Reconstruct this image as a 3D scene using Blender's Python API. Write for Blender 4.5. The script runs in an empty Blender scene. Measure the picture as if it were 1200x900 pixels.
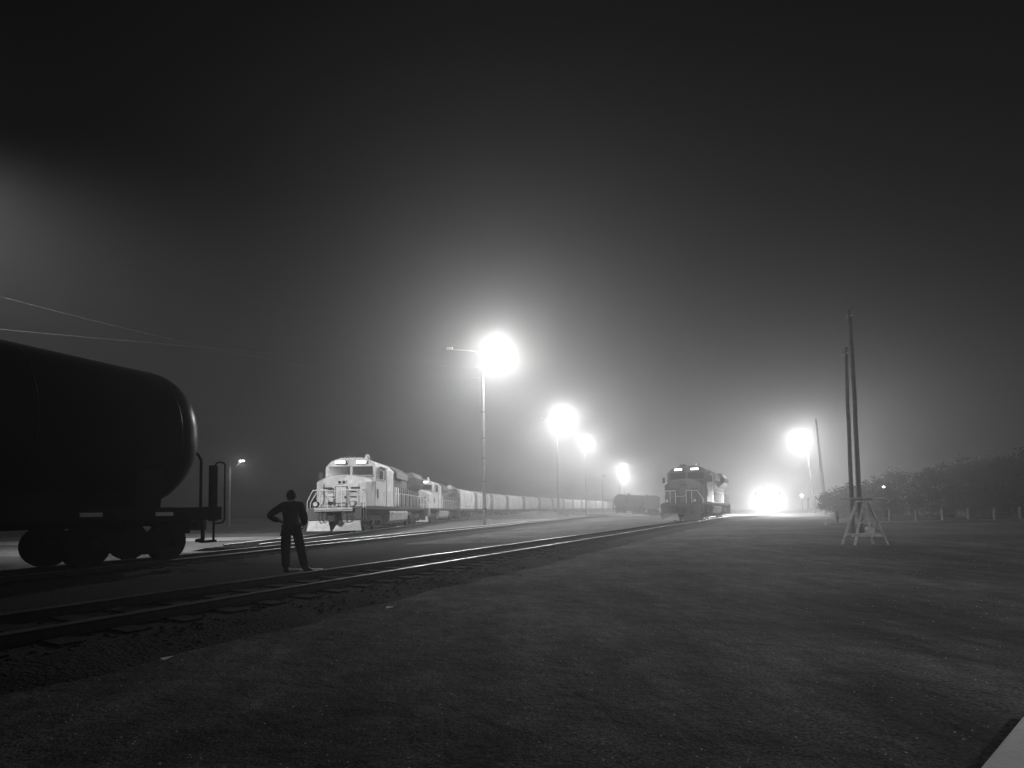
import bpy, math, random
from mathutils import Vector, Matrix
R = math.radians
rnd = random.Random(7)
sc = bpy.context.scene
COL = sc.collection

# ------------------------------------------------------------------ camera
cam_d = bpy.data.cameras.new('camera')
cam_d.sensor_width = 36.0
cam_d.lens = 36.0 * 600 / 1200
cam_d.shift_y = 0.0977
cam_d.clip_start = 0.05
cam_d.clip_end = 3000
cam = bpy.data.objects.new('camera', cam_d)
COL.objects.link(cam)
CAM_H = 1.45
cam.matrix_world = Matrix.Translation((0, 0, CAM_H)) @ Matrix.Rotation(R(90 + 3), 4, 'X') @ Matrix.Rotation(R(-1.0), 4, 'Z')
sc.camera = cam

# ------------------------------------------------------------------ world: night sky
w = bpy.data.worlds.new('World')
sc.world = w
w.use_nodes = True
nt = w.node_tree
nt.nodes.clear()
sky = nt.nodes.new('ShaderNodeTexSky')
sky.sky_type = 'NISHITA'
sky.sun_disc = False
sky.sun_elevation = R(8)
sky.sun_rotation = R(150)
bw = nt.nodes.new('ShaderNodeRGBToBW')
bg = nt.nodes.new('ShaderNodeBackground')
bg.inputs['Strength'].default_value = 0.00006
wo = nt.nodes.new('ShaderNodeOutputWorld')
nt.links.new(sky.outputs[0], bw.inputs[0])
nt.links.new(bw.outputs[0], bg.inputs['Color'])
nt.links.new(bg.outputs[0], wo.inputs['Surface'])

# ------------------------------------------------------------------ render settings
vs = sc.view_settings
vs.view_transform = 'Standard'
vs.look = 'None'
vs.exposure = 0.32
vs.gamma = 1.0
vs.use_curve_mapping = False
cy = sc.cycles
cy.use_denoising = True
cy.max_bounces = 5
cy.diffuse_bounces = 2
cy.glossy_bounces = 2
cy.transmission_bounces = 2
cy.volume_bounces = 0
cy.sample_clamp_indirect = 3.0
cy.caustics_reflective = False
cy.caustics_refractive = False
cy.use_light_tree = True
cy.use_adaptive_sampling = False

FOG_DENSITY = 0.0060
FOG_G = 0.72
FOG_TOP = 17.4
GLOBE, HOOD = .62, .75    # share of a lamp's light sent all round and sent down only
LAMP_W = 12000.0       # power of a yard lamp

# ------------------------------------------------------------------ materials
MATS = {}
def mat(name, base, rough=0.7, metal=0.0, var=0.25, scale=3.0, bump=0.0, bscale=20.0, spec=0.4, coat=0.0):
    """grey procedural material: two noises vary its colour, one bumps it"""
    if name in MATS:
        return MATS[name]
    m = bpy.data.materials.new(name)
    m.use_nodes = True
    n = m.node_tree
    b = n.nodes['Principled BSDF']
    tc = n.nodes.new('ShaderNodeTexCoord')
    n1 = n.nodes.new('ShaderNodeTexNoise')
    n1.inputs['Scale'].default_value = scale
    n1.inputs['Detail'].default_value = 6
    n1.inputs['Roughness'].default_value = 0.65
    n.links.new(tc.outputs['Object'], n1.inputs['Vector'])
    cr = n.nodes.new('ShaderNodeValToRGB')
    lo, hi = base * (1 - var), min(1, base * (1 + var))
    cr.color_ramp.elements[0].position = 0.3
    cr.color_ramp.elements[1].position = 0.7
    cr.color_ramp.elements[0].color = (lo, lo, lo, 1)
    cr.color_ramp.elements[1].color = (hi, hi, hi, 1)
    n.links.new(n1.outputs['Fac'], cr.inputs[0])
    n.links.new(cr.outputs[0], b.inputs['Base Color'])
    b.inputs['Roughness'].default_value = rough
    b.inputs['Metallic'].default_value = metal
    b.inputs['Specular IOR Level'].default_value = spec
    if bump > 0:
        n2 = n.nodes.new('ShaderNodeTexNoise')
        n2.inputs['Scale'].default_value = bscale
        n2.inputs['Detail'].default_value = 5
        n.links.new(tc.outputs['Object'], n2.inputs['Vector'])
        bp = n.nodes.new('ShaderNodeBump')
        bp.inputs['Strength'].default_value = bump
        bp.inputs['Distance'].default_value = 0.05
        n.links.new(n2.outputs['Fac'], bp.inputs['Height'])
        n.links.new(bp.outputs[0], b.inputs['Normal'])
    MATS[name] = m
    return m

def emat(name, strength):
    if name in MATS:
        return MATS[name]
    m = bpy.data.materials.new(name)
    m.use_nodes = True
    b = m.node_tree.nodes['Principled BSDF']
    b.inputs['Base Color'].default_value = (.8, .8, .8, 1)
    b.inputs['Emission Color'].default_value = (1, 1, 1, 1)
    b.inputs['Emission Strength'].default_value = strength
    MATS[name] = m
    return m

M_ground = None
def ground_material():
    m = bpy.data.materials.new('dirt_ground')
    m.use_nodes = True
    n = m.node_tree
    b = n.nodes['Principled BSDF']
    tc = n.nodes.new('ShaderNodeTexCoord')
    def noise(s, d=6, ro=.6, vec=None):
        x = n.nodes.new('ShaderNodeTexNoise')
        x.inputs['Scale'].default_value = s
        x.inputs['Detail'].default_value = d
        x.inputs['Roughness'].default_value = ro
        n.links.new(vec or tc.outputs['Object'], x.inputs['Vector'])
        return x
    big = noise(.22, 4)
    mp = n.nodes.new('ShaderNodeMapping')
    mp.inputs['Rotation'].default_value = (0, 0, R(28))
    mp.inputs['Scale'].default_value = (1.5, .62, 1)
    n.links.new(tc.outputs['Object'], mp.inputs['Vector'])
    ruts = noise(.9, 4, .55, mp.outputs[0])
    mid = noise(2.6, 6, .7)
    fine = noise(38, 4, .7)
    def ramp(src, p0, p1, c0, c1):
        r = n.nodes.new('ShaderNodeValToRGB')
        r.color_ramp.elements[0].position = p0
        r.color_ramp.elements[1].position = p1
        r.color_ramp.elements[0].color = (c0,) * 3 + (1,)
        r.color_ramp.elements[1].color = (c1,) * 3 + (1,)
        n.links.new(src, r.inputs[0])
        return r.outputs[0]
    def mul(a, c):
        x = n.nodes.new('ShaderNodeMix')
        x.data_type = 'RGBA'
        x.blend_type = 'MULTIPLY'
        x.inputs['Factor'].default_value = 1
        n.links.new(a, x.inputs['A'])
        n.links.new(c, x.inputs['B'])
        return x.outputs['Result']
    c = ramp(big.outputs['Fac'], .38, .64, .12, .34)
    c = mul(c, ramp(ruts.outputs['Fac'], .36, .64, .5, 1))
    c = mul(c, ramp(mid.outputs['Fac'], .34, .66, .5, 1))
    c = mul(c, ramp(fine.outputs['Fac'], .4, .6, .28, 1))
    n.links.new(c, b.inputs['Base Color'])
    b.inputs['Roughness'].default_value = .95
    b.inputs['Specular IOR Level'].default_value = .2
    h1 = noise(5, 6, .7)
    h2 = noise(60, 3, .6)
    ad = n.nodes.new('ShaderNodeMath')
    ad.operation = 'MULTIPLY_ADD'
    ad.inputs[1].default_value = .35
    n.links.new(h2.outputs['Fac'], ad.inputs[0])
    n.links.new(h1.outputs['Fac'], ad.inputs[2])
    bp = n.nodes.new('ShaderNodeBump')
    bp.inputs['Strength'].default_value = .8
    bp.inputs['Distance'].default_value = .06
    n.links.new(ad.outputs[0], bp.inputs['Height'])
    ad2 = n.nodes.new('ShaderNodeMath')
    ad2.operation = 'ADD'
    h3 = noise(2.2, 5, .6)
    n.links.new(h3.outputs['Fac'], ad2.inputs[0])
    n.links.new(ruts.outputs['Fac'], ad2.inputs[1])
    bp0 = n.nodes.new('ShaderNodeBump')
    bp0.inputs['Strength'].default_value = .9
    bp0.inputs['Distance'].default_value = .13
    n.links.new(ad2.outputs[0], bp0.inputs['Height'])
    n.links.new(bp0.outputs[0], bp.inputs['Normal'])
    n.links.new(bp.outputs[0], b.inputs['Normal'])
    return m
M_ground = ground_material()
M_apron = mat('pale_gravel', .15, .95, var=.3, scale=1.2, bump=.8, bscale=18, spec=.2)
M_road = mat('worn_concrete', .4, .9, var=.22, scale=.8, bump=.4, bscale=12, spec=.2)
M_ballast = mat('ballast_stone', .038, .95, var=.5, scale=14, bump=1.0, bscale=26, spec=.15)
M_tie = mat('creosote_timber', .02, .9, var=.4, scale=6, bump=.5, spec=.15)
M_rail = mat('worn_rail_steel', .6, .34, 1.0, var=.25, scale=2, bump=.08, bscale=8)
M_railside = mat('rusty_rail_web', .06, .8, .3, var=.4, scale=9)
M_white = mat('pale_loco_paint', .55, .5, var=.3, scale=2.2, bump=.05, bscale=5)
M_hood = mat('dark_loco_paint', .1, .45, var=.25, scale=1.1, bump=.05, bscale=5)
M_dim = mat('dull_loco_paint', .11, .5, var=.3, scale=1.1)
M_black = mat('black_iron', .03, .6, var=.4, scale=4, bump=.2)
M_tank = mat('black_tank_paint', .008, .33, var=.35, scale=.9, bump=.04, bscale=6, spec=.12)
M_coal = mat('coal_black_iron', .012, .7, var=.4, scale=4, spec=.15)
M_under = mat('grimy_running_gear', .045, .75, var=.5, scale=5, bump=.3)
M_fuel = mat('dusty_fuel_tank', .3, .7, var=.3, scale=2.4, bump=.1)
M_steel = mat('bare_wheel_steel', .35, .35, 1.0, var=.2)
M_glass = mat('dark_glass', .03, .12, spec=.6, var=.1)
M_hopper = mat('grey_hopper_paint', .55, .55, var=.4, scale=.6, bump=.06, bscale=6)
M_hroof = mat('hopper_roof_grey', .3, .7, var=.25)
M_pole = mat('weathered_lamp_pole', .3, .75, var=.22, scale=3, bump=.1)
M_wood = mat('weathered_timber', .55, .85, var=.35, scale=7, bump=.5, bscale=30)
M_fpost = mat('grey_fence_timber', .2, .85, var=.35, scale=7, bump=.4)
M_wpole = mat('dark_pole_timber', .12, .9, var=.35, scale=5, bump=.4, bscale=14)
M_pale = mat('pale_painted_metal', .6, .5, var=.1)
M_cloth = mat('dark_jacket_cloth', .035, .9, var=.3, scale=12, bump=.4, bscale=40, spec=.15)
M_trous = mat('dark_trouser_cloth', .03, .9, var=.3, scale=12, bump=.3, bscale=40, spec=.15)
M_boot = mat('black_leather', .02, .6)
M_skin = mat('skin', .3, .6, var=.08)
M_hair = mat('dark_hair', .02, .7, var=.3, scale=30, bump=.6, bscale=60)
M_leaf = mat('dark_leaves', .06, .7, var=.5, scale=1.2, spec=.2)
M_bark = mat('bark', .06, .9, var=.4, scale=8, bump=.6)
M_refl = mat('white_reflective_tape', .85, .35, var=.04)
M_stone = mat('loose_stone', .5, .9, var=.5, scale=3)
M_conc = mat('smooth_concrete', .6, .85, var=.1, scale=3, bump=.2, bscale=30)
M_lens = emat('lit_lamp_lens', 60.0)
M_board = emat('lit_number_board', 5.0)
M_small = emat('small_lit_lens', 25.0)

# ------------------------------------------------------------------ mesh builder
class MB:
    def __init__(s):
        s.v, s.f, s.sm = [], [], []
    def add(s, vs_, fs, smooth=False):
        k = len(s.v)
        s.v += [tuple(p) for p in vs_]
        s.f += [tuple(i + k for i in f) for f in fs]
        s.sm += [smooth] * len(fs)
        return s
    def box(s, x0, x1, y0, y1, z0, z1):
        v = [(x0, y0, z0), (x1, y0, z0), (x1, y1, z0), (x0, y1, z0), (x0, y0, z1), (x1, y0, z1), (x1, y1, z1), (x0, y1, z1)]
        return s.add(v, [(0, 3, 2, 1), (4, 5, 6, 7), (0, 1, 5, 4), (1, 2, 6, 5), (2, 3, 7, 6), (3, 0, 4, 7)])
    def cbox(s, x, y, z, sx, sy, sz):
        return s.box(x - sx / 2, x + sx / 2, y - sy / 2, y + sy / 2, z - sz / 2, z + sz / 2)
    def tube(s, p, q, r, r2=None, n=10, smooth=True):
        p, q = Vector(p), Vector(q)
        r2 = r if r2 is None else r2
        d = (q - p).normalized()
        a = d.orthogonal().normalized()
        b = d.cross(a)
        v = []
        for c, rr in ((p, r), (q, r2)):
            for i in range(n):
                t = 2 * math.pi * i / n
                v.append(c + a * (rr * math.cos(t)) + b * (rr * math.sin(t)))
        f = [(i, (i + 1) % n, n + (i + 1) % n, n + i) for i in range(n)]
        s.add(v, f, smooth)
        s.add(v[:n], [tuple(reversed(range(n)))])
        s.add(v[n:], [tuple(range(n))])
        return s
    def path(s, pts, r, n=6):
        for a, b in zip(pts[:-1], pts[1:]):
            s.tube(a, b, r, n=n)
        return s
    def prism_y(s, poly, y0, y1, smooth=False):
        """poly in (x, z), extruded along y"""
        n = len(poly)
        v = [(x, y0, z) for x, z in poly] + [(x, y1, z) for x, z in poly]
        s.add(v, [(i, n + i, n + (i + 1) % n, (i + 1) % n) for i in range(n)], smooth)
        k = len(s.v) - 2 * n
        s.f += [tuple(k + i for i in range(n)), tuple(k + n + i for i in reversed(range(n)))]
        s.sm += [False, False]
        return s
    def prism_x(s, poly, x0, x1):
        """poly in (y, z), extruded along x"""
        n = len(poly)
        v = [(x0, y, z) for y, z in poly] + [(x1, y, z) for y, z in poly]
        s.add(v, [(i, (i + 1) % n, n + (i + 1) % n, n + i) for i in range(n)])
        k = len(s.v) - 2 * n
        s.f += [tuple(k + i for i in reversed(range(n))), tuple(k + n + i for i in range(n))]
        s.sm += [False, False]
        return s
    def loft(s, rings, smooth=True, cap=True):
        n = len(rings[0])
        v = [p for r in rings for p in r]
        f = []
        for j in range(len(rings) - 1):
            for i in range(n):
                f.append((j * n + i, j * n + (i + 1) % n, (j + 1) * n + (i + 1) % n, (j + 1) * n + i))
        s.add(v, f, smooth)
        if cap:
            s.add(rings[0], [tuple(reversed(range(n)))])
            s.add(rings[-1], [tuple(range(n))])
        return s
    def sphere(s, c, r, n=12, m=8, sz=1.0):
        rings = []
        for j in range(m + 1):
            ph = -math.pi / 2 + math.pi * (j + .001 * (j == 0) - .001 * (j == m)) / m
            rings.append([(c[0] + r * math.cos(ph) * math.cos(2 * math.pi * i / n), c[1] + r * math.cos(ph) * math.sin(2 * math.pi * i / n), c[2] + sz * r * math.sin(ph)) for i in range(n)])
        return s.loft(rings)
    def build(s, name, m, parent=None, bevel=0):
        me = bpy.data.meshes.new(name)
        me.from_pydata(s.v, [], s.f)
        me.polygons.foreach_set('use_smooth', s.sm)
        me.materials.append(m)
        me.update()
        o = bpy.data.objects.new(name, me)
        COL.objects.link(o)
        if parent:
            o.parent = parent
        if bevel:
            b = o.modifiers.new('bevel', 'BEVEL')
            b.width = bevel
            b.segments = 2
            b.limit_method = 'ANGLE'
        return o

def tag(o, label=None, cat=None, group=None, kind=None):
    if label: o['label'] = label
    if cat: o['category'] = cat
    if group: o['group'] = group
    if kind: o['kind'] = kind
    return o
def empty(name, loc, rz=0):
    o = bpy.data.objects.new(name, None)
    COL.objects.link(o)
    o.location = loc
    o.rotation_euler.z = rz
    o.empty_display_size = .3
    return o
KIDS = {}
def copy_tree(o, parent=None):
    c = o.copy()
    COL.objects.link(c)
    if parent:
        c.parent = parent
    for ch in list(o.children):
        copy_tree(ch, c)
    return c

# ------------------------------------------------------------------ ground and roads
def sheet(name, pts, z, m, kind='structure'):
    b = MB()
    b.add([(x, y, z) for x, y in pts], [tuple(range(len(pts)))])
    return tag(b.build(name, m), kind=kind)
sheet('ground', [(-700, -700), (700, -700), (700, 700), (-700, 700)], 0, M_ground)

# track centre lines
def catmull(pts, step=1.0):
    out = []
    P = [Vector(p) for p in pts]
    P = [2 * P[0] - P[1]] + P + [2 * P[-1] - P[-2]]
    for i in range(1, len(P) - 2):
        n = max(2, int((P[i + 1] - P[i]).length / step))
        for k in range(n):
            t = k / n
            a, b, c, d = P[i - 1], P[i], P[i + 1], P[i + 2]
            out.append(.5 * ((2 * b) + (c - a) * t + (2 * a - 5 * b + 4 * c - d) * t * t + (3 * b - a - 3 * c + d) * t ** 3))
    out.append(P[-2])
    return out
class Path:
    def __init__(s, pts, step=1.0):
        s.p = catmull([(x, y) for x, y in pts], step)
        s.l = [0]
        for a, b in zip(s.p[:-1], s.p[1:]):
            s.l.append(s.l[-1] + (b - a).length)
    def at(s, d):
        d = max(0, min(d, s.l[-1] - 1e-4))
        import bisect
        i = bisect.bisect_right(s.l, d) - 1
        t = (d - s.l[i]) / (s.l[i + 1] - s.l[i])
        return s.p[i].lerp(s.p[i + 1], t)
    def frame(s, d):
        a, b = s.at(d - .3), s.at(d + .3)
        t = (b - a).normalized()
        return s.at(d), t, Vector((t.y, -t.x))
RAIL_Z = .30
def nr(y):   # near track
    return ((y - 16.55) * .54, y)
near = Path([nr(-20), nr(0), nr(30), nr(60), nr(120), nr(260)])
mid_tr = Path([(-23.9, -22), (-16.1, -2), (-10.09, 13.84), (-8.5, 19.2), (-5.7, 28.5), (-3.1, 37.3), (2.6, 56), (17.5, 100), (53, 200)])
loco_tr = Path([(-11.6, 15), (-10.8, 25), (-10.6, 31), (-10.6, 55), (-9.9, 76), (-3.4, 112), (10.2, 150), (31, 205), (60, 280), (95, 370)])
far_tr = Path([nr(60)] + [(nr(y)[0] + 5.0, y) for y in (80, 100, 160, 260)])

def strip(name, path, d0, d1, w0, w1, z0, z1, m, seg=1.0, noise=.0):
    """a raised bed: bottom half-width w0 at z0, top half-width w1 at z1"""
    n = max(2, int((d1 - d0) / seg))
    v, f = [], []
    for i in range(n + 1):
        d = d0 + (d1 - d0) * i / n
        p, t, s_ = path.frame(d)
        j = (rnd.random() - .5) * noise
        k = (rnd.random() - .5) * noise
        for o_, z in ((-w0 - j, z0), (-w1 - j * .3, z1), (w1 + k * .3, z1), (w0 + k, z0)):
            q = p + s_ * o_
            v.append((q.x, q.y, z))
    for i in range(n):
        for a in range(3):
            f.append((i * 4 + a, i * 4 + a + 1, i * 4 + a + 5, i * 4 + a + 4))
    b = MB()
    b.add(v, f)
    return b
def track(path, d0, d1, label, n_ties, tie0=0.0):
    root = empty('railway_track', (0, 0, 0))
    tag(root, label, 'railway track', 'railway tracks of the yard')
    strip('b', path, d0, d1, 2.1, 1.45, -.02, .15, M_ballast, .8, .5).build('ballast_bed', M_ballast, root)
    prof = [(-.07, 0), (.07, 0), (.07, .02), (.012, .035), (.012, .105), (.036, .114), (.036, .128), (.027, .137), (.0, .141), (-.027, .137), (-.036, .128), (-.036, .114), (-.012, .105), (-.012, .035), (-.07, .02)]
    for side in (-.7525, .7525):
        rings = []
        n = max(2, int((d1 - d0) / 1.2))
        for i in range(n + 1):
            d = d0 + (d1 - d0) * i / n
            p, t, s_ = path.frame(d)
            rings.append([((p + s_ * (side + x)).x, (p + s_ * (side + x)).y, RAIL_Z - .14 + z) for x, z in prof])
        b = MB()
        b.loft(rings, smooth=False)
        ob = b.build('rail', M_rail, root)
        ob.data.materials.append(M_railside)
        m_ = len(prof)
        for k, pl in enumerate(ob.data.polygons):
            if k < n * m_ and (k % m_) in (5, 6, 7, 8, 9, 10):
                pl.use_smooth = True
            else:
                pl.material_index = 1
    tie = MB().box(-1.3, 1.3, -.115, .115, -.12, .02)
    proto = None
    L = d1 - d0
    tot = int(L / .61)
    rest = MB()
    for i in range(tot):
        d = d0 + .3 + i * .61
        p, t, s_ = path.frame(d)
        a = -math.atan2(t.x, t.y)
        ds = d - tie0
        if 0 <= ds < n_ties * .61:
            if proto is None:
                proto = tie.build('sleeper', M_tie, root)
                o = proto
            else:
                o = proto.copy()
                COL.objects.link(o)
                o.parent = root
            o.location = (p.x, p.y, .155)
            o.rotation_euler.z = a
        else:
            ca, sa = math.cos(a), math.sin(a)
            rest.add([(p.x + x * ca - y * sa, p.y + x * sa + y * ca, z + .155) for x, y, z in tie.v], tie.f)
    if rest.v:
        tag(rest.build('sleeper_bed', M_tie, root), kind='stuff')
    return root
track(near, 3, 290, 'shiny railway track running diagonally nearest the camera to the dark locomotive', 95, 18)
track(mid_tr, 3, 225, 'middle railway track running out from under the big black tank car, behind the person', 80, 26)
track(loco_tr, 6, 370, 'railway track under the two lit locomotives and their hopper cars', 60, 6)
track(far_tr, 1, 190, 'railway track under the distant locomotive with glaring headlights', 40, 1)

# pale yard gravel between the middle track and the locomotive track
def between(pa, ya, pb, yb, name, m, z, o1=2.0, o2=-2.0):
    L, Rr = [], []
    for i in range(60):
        d = ya + (yb - ya) * i / 59
        p, t, s_ = pa.frame(d)
        L.append(((p + s_ * o1).x, (p + s_ * o1).y))
    for i in range(60):
        d = ya + (yb - ya) * i / 59
        p, t, s_ = pb.frame(d)
        Rr.append(((p + s_ * o2).x, (p + s_ * o2).y))
    b = MB()
    v = [(x, y, z) for x, y in L] + [(x, y, z) for x, y in Rr]
    b.add(v, [(i, i + 1, 61 + i, 60 + i) for i in range(59)])
    return tag(b.build(name, m), kind='structure')
# yard surface polygon
yard = [(-60, 20.0), (-30, 19.5), (-12, 20.5), (-7.6, 27.5), (-5.0, 36.5), (.8, 56), (15.5, 100), (30, 140), (45, 180),
        (20, 180), (6, 142), (-5, 112), (-12, 76), (-13, 55), (-13.4, 44), (-17, 41), (-60, 41)]
sheet('gravel_yard', yard, .012, M_apron)
sheet('shade_painted_ballast', [(-22, -12), (-15, -12), (nr(0)[0] + 1.2, 0), (nr(6)[0] + 1.9, 5.5), (nr(12)[0] - 1, 12), (nr(19)[0] - 1, 19), (nr(24)[0] - 1, 24), (-5.4, 23.5), (-8.4, 19.2), (-11.2, 13.5), (-17.5, -1.5)], .008,
      mat('ballast_with_painted_shade', .025, .95, var=.4, scale=5, bump=.8, bscale=22, spec=.1))  # dark ballast between the tracks, the shadow over it put into the colour
sheet('service_road', [(-60, 28.2), (-30, 28.6), (-13.6, 29.6), (-9.0, 30.6), (-7.8, 33.2), (-9.4, 34.6), (-13.2, 34.2), (-30, 33.6), (-60, 33.5)], .03, M_road)

# ------------------------------------------------------------------ vehicles
def wheelset(parent, y, r=.48, rx=.7525, gap=True, m=None):
    m = m or M_under
    for sx in (-1, 1):
        b = MB()
        b.tube((sx * (rx - .07), y, r), (sx * (rx + .06), y, r), r, n=28)
        b.tube((sx * (rx - .1), y, r), (sx * (rx - .07), y, r), r + .03, n=28)
        b.tube((sx * (rx + .06), y, r), (sx * (rx + .1), y, r), r * .32, n=14)
        b.build('wheel', m, parent)
    MB().tube((-.65, y, r), (.65, y, r), .085).build('axle', m, parent)

def freight_bogie(parent, y, m=None):
    m = m or M_under
    fr = MB()
    for sx in (-1, 1):
        x0, x1 = sorted((sx * .88, sx * 1.06))
        poly = [(y - 1.12, .38), (y - 1.12, .6), (y - .55, .74), (y + .55, .74), (y + 1.12, .6), (y + 1.12, .38), (y + .72, .4), (y + .38, .2), (y - .38, .2), (y - .72, .4)]
        fr.prism_x(poly, x0, x1)
        for yy in (y - .89, y + .89):
            fr.tube((sx * .86, yy, .47), (sx * 1.16, yy, .47), .13, n=12)
        for k in (-.2, 0, .2):
            fr.tube((sx * .97, y + k, .25), (sx * .97, y + k, .66), .075, n=8)
    fr.box(-.88, .88, y - .2, y + .2, .42, .85)
    fo = fr.build('bogie', m, parent)
    for yy in (y - .89, y + .89):
        wheelset(fo, yy, .46, m=m)
    return fo

def coupler(parent, y, d, z=.85):
    b = MB()
    b.box(-.1, .1, min(y, y + d * .45), max(y, y + d * .45), z - .1, z + .1)
    b.prism_y([(-.2, z - .16), (.16, z - .16), (.2, z), (.16, z + .16), (-.2, z + .16)], min(y + d * .45, y + d * .68), max(y + d * .45, y + d * .68))
    b.box(.1, .24, min(y + d * .6, y + d * .84), max(y + d * .6, y + d * .84), z - .14, z + .14)
    return b.build('coupler', M_black, parent)

def rail_run(b, x, ys, z0, z1, r=.02, posts=None):
    b.tube((x, ys[0], z1), (x, ys[-1], z1), r, n=6)
    for y in ys:
        b.tube((x, y, z0), (x, y, z1), r, n=6)

def locomotive(name, P, lit_headlight=False, boards=True, ditch=False):
    """origin on the rail head under the front; nose towards -y, rear at y = 22"""
    root = empty(name, (0, 0, 0))
    cabm, hoodm, noseM, side_m = P
    L = 21.9
    # frame and walkway
    f = MB()
    f.prism_y([(-1.05, .95), (1.05, .95), (1.52, 1.32), (1.52, 1.48), (-1.52, 1.48), (-1.52, 1.32)], 1.3, L - .9)
    f.build('frame', M_under, root)
    # pilot: front deck block, anticlimber, plow
    pb = MB()
    pb.box(-1.5, -.42, .55, 1.28, .72, 1.42)
    pb.box(.42, 1.5, .55, 1.28, .72, 1.42)
    pb.box(-.42, .42, .7, 1.28, 1.12, 1.42)
    pb.build('pilot', hoodm, root, .02)
    ac = MB()
    ac.box(-1.05, 1.05, .38, .55, 1.3, 1.42)
    ac.box(-1.05, 1.05, .43, .55, 1.22, 1.27)
    ac.build('anticlimber', cabm, root)
    pl = MB()
    for sx in (-1, 1):
        v = [(sx * .06, .12, .14), (sx * 1.5, .5, .14), (sx * 1.42, .62, .7), (sx * .3, .5, .7),
             (sx * .06, .2, .14), (sx * 1.5, .58, .14), (sx * 1.42, .7, .7), (sx * .3, .58, .7)]
        fs = [(0, 1, 2, 3), (7, 6, 5, 4), (0, 4, 5, 1), (1, 5, 6, 2), (2, 6, 7, 3), (3, 7, 4, 0)]
        if sx < 0:
            fs = [tuple(reversed(q)) for q in fs]
        pl.add(v, fs)
    pl.build('snow_plow', cabm, root)
    coupler(root, .75, -1.0, .82)
    coupler(root, L - .7, 1.0, .82)
    for x, dx in ((-.62, .14), (-.78, .06), (.62, -.14), (.8, -.05), (.95, -.2)):
        pts = [(x + dx * t, .5 - .22 * math.sin(math.pi * t), 1.18 - .62 * t) for t in [i / 6 for i in range(7)]]
        MB().path(pts, .025).build('air_hose', M_black, root)
    # corner steps
    for sx in (-1, 1):
        for yy, nm in ((.95, 'front'), (L - 1.0, 'rear')):
            st = MB()
            a, b_ = sorted((sx * 1.14, sx * 1.55))
            for z in (.36, .66, .96, 1.24):
                st.box(a, b_, yy - .2, yy + .2, z, z + .035)
            for y_ in (yy - .24, yy + .2):
                st.box(a, b_, y_, y_ + .04, .34, 1.4)
            st.build('step', M_under, root)
    # nose
    ns = MB()
    y0, y1 = 1.75, 3.3
    low, mid_, top = 1.48, 2.85, 3.3
    front = [(-1.42, low), (1.42, low), (1.42, 2.9), (1.05, 3.12), (.3, 3.3), (-.3, 3.3), (-1.05, 3.12), (-1.42, 2.9)]
    back = [(-1.5, low), (1.5, low), (1.5, 3.0), (1.2, 3.24), (.4, 3.44), (-.4, 3.44), (-1.2, 3.24), (-1.5, 3.0)]
    ns.loft([[(x, y0 + (.0 if z < 2.95 else (z - 2.9) * .35), z) for x, z in front], [(x, y1, z) for x, z in back]], smooth=False)
    nose = ns.build('nose', noseM, root, .04)
    dr = MB()
    dr.box(-.32, .30, y0 - .03, y0 + .02, 1.52, 2.62)
    dr.box(-.24, .22, y0 - .045, y0 - .028, 2.2, 2.5)
    d_ = dr.build('nose_door', noseM, nose)
    MB().box(-.36, -.325, y0 - .012, y0 + .01, 1.5, 2.66).box(.305, .34, y0 - .012, y0 + .01, 1.5, 2.66).box(-.36, .34, y0 - .014, y0 + .01, 2.63, 2.66).build('door_seam', M_under, d_)
    for sx in (-1, 1):
        MB().box(*sorted((sx * 1.0, sx * 1.03)), y0 - .008, y0 + .01, 1.55, 2.8).build('panel_seam', M_under, nose)
        MB().box(*sorted((sx * .5, sx * .9)), y0 - .012, y0 + .01, 1.6, 1.68).build('panel_seam', M_under, nose)
    MB().box(.2, .25, y0 - .09, y0 - .045, 1.95, 2.1).build('handle', M_black, d_)
    gr = MB()
    for sx in (-1, 1):
        for z in (1.75, 2.05, 2.35):
            gr.path([(sx * .5, y0, z), (sx * .5, y0 - .07, z), (sx * .85, y0 - .07, z), (sx * .85, y0, z)], .022)
        gr.path([(sx * .4, y0, 1.55), (sx * .42, y0 - .06, 1.6), (sx * .42, y0 - .06, 2.45), (sx * .4, y0, 2.5)], .022)
    gr.build('grab_iron', M_black, nose)
    MB().box(-1.05, -.55, y0 - .05, y0 + .05, 2.52, 2.6).build('vent', M_black, nose)
    MB().box(.55, 1.05, y0 - .05, y0 + .05, 2.52, 2.6).build('vent', M_black, nose)
    # nose headlight
    hl = MB()
    hl.box(-.26, .26, y0 + .05, y0 + .3, 2.78, 3.0)
    hb = hl.build('headlight_housing', noseM, nose)
    for sx in (-.12, .12):
        MB().tube((sx, y0 + .035, 2.89), (sx, y0 + .06, 2.89), .085, n=14).build('headlight', M_lens if lit_headlight else M_glass, hb)
    # cab
    cb = MB()
    fr_ = [(-1.52, 1.49), (1.52, 1.49), (1.54, 3.9), (1.22, 4.3), (.62, 4.5), (-.62, 4.5), (-1.22, 4.3), (-1.54, 3.9)]
    cb.loft([[(x, 3.32 + max(0, z - 3.1) * .22, z) for x, z in fr_], [(x, 6.0, z) for x, z in fr_]], smooth=False)
    cab = cb.build('cab', cabm, root, .035)
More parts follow.
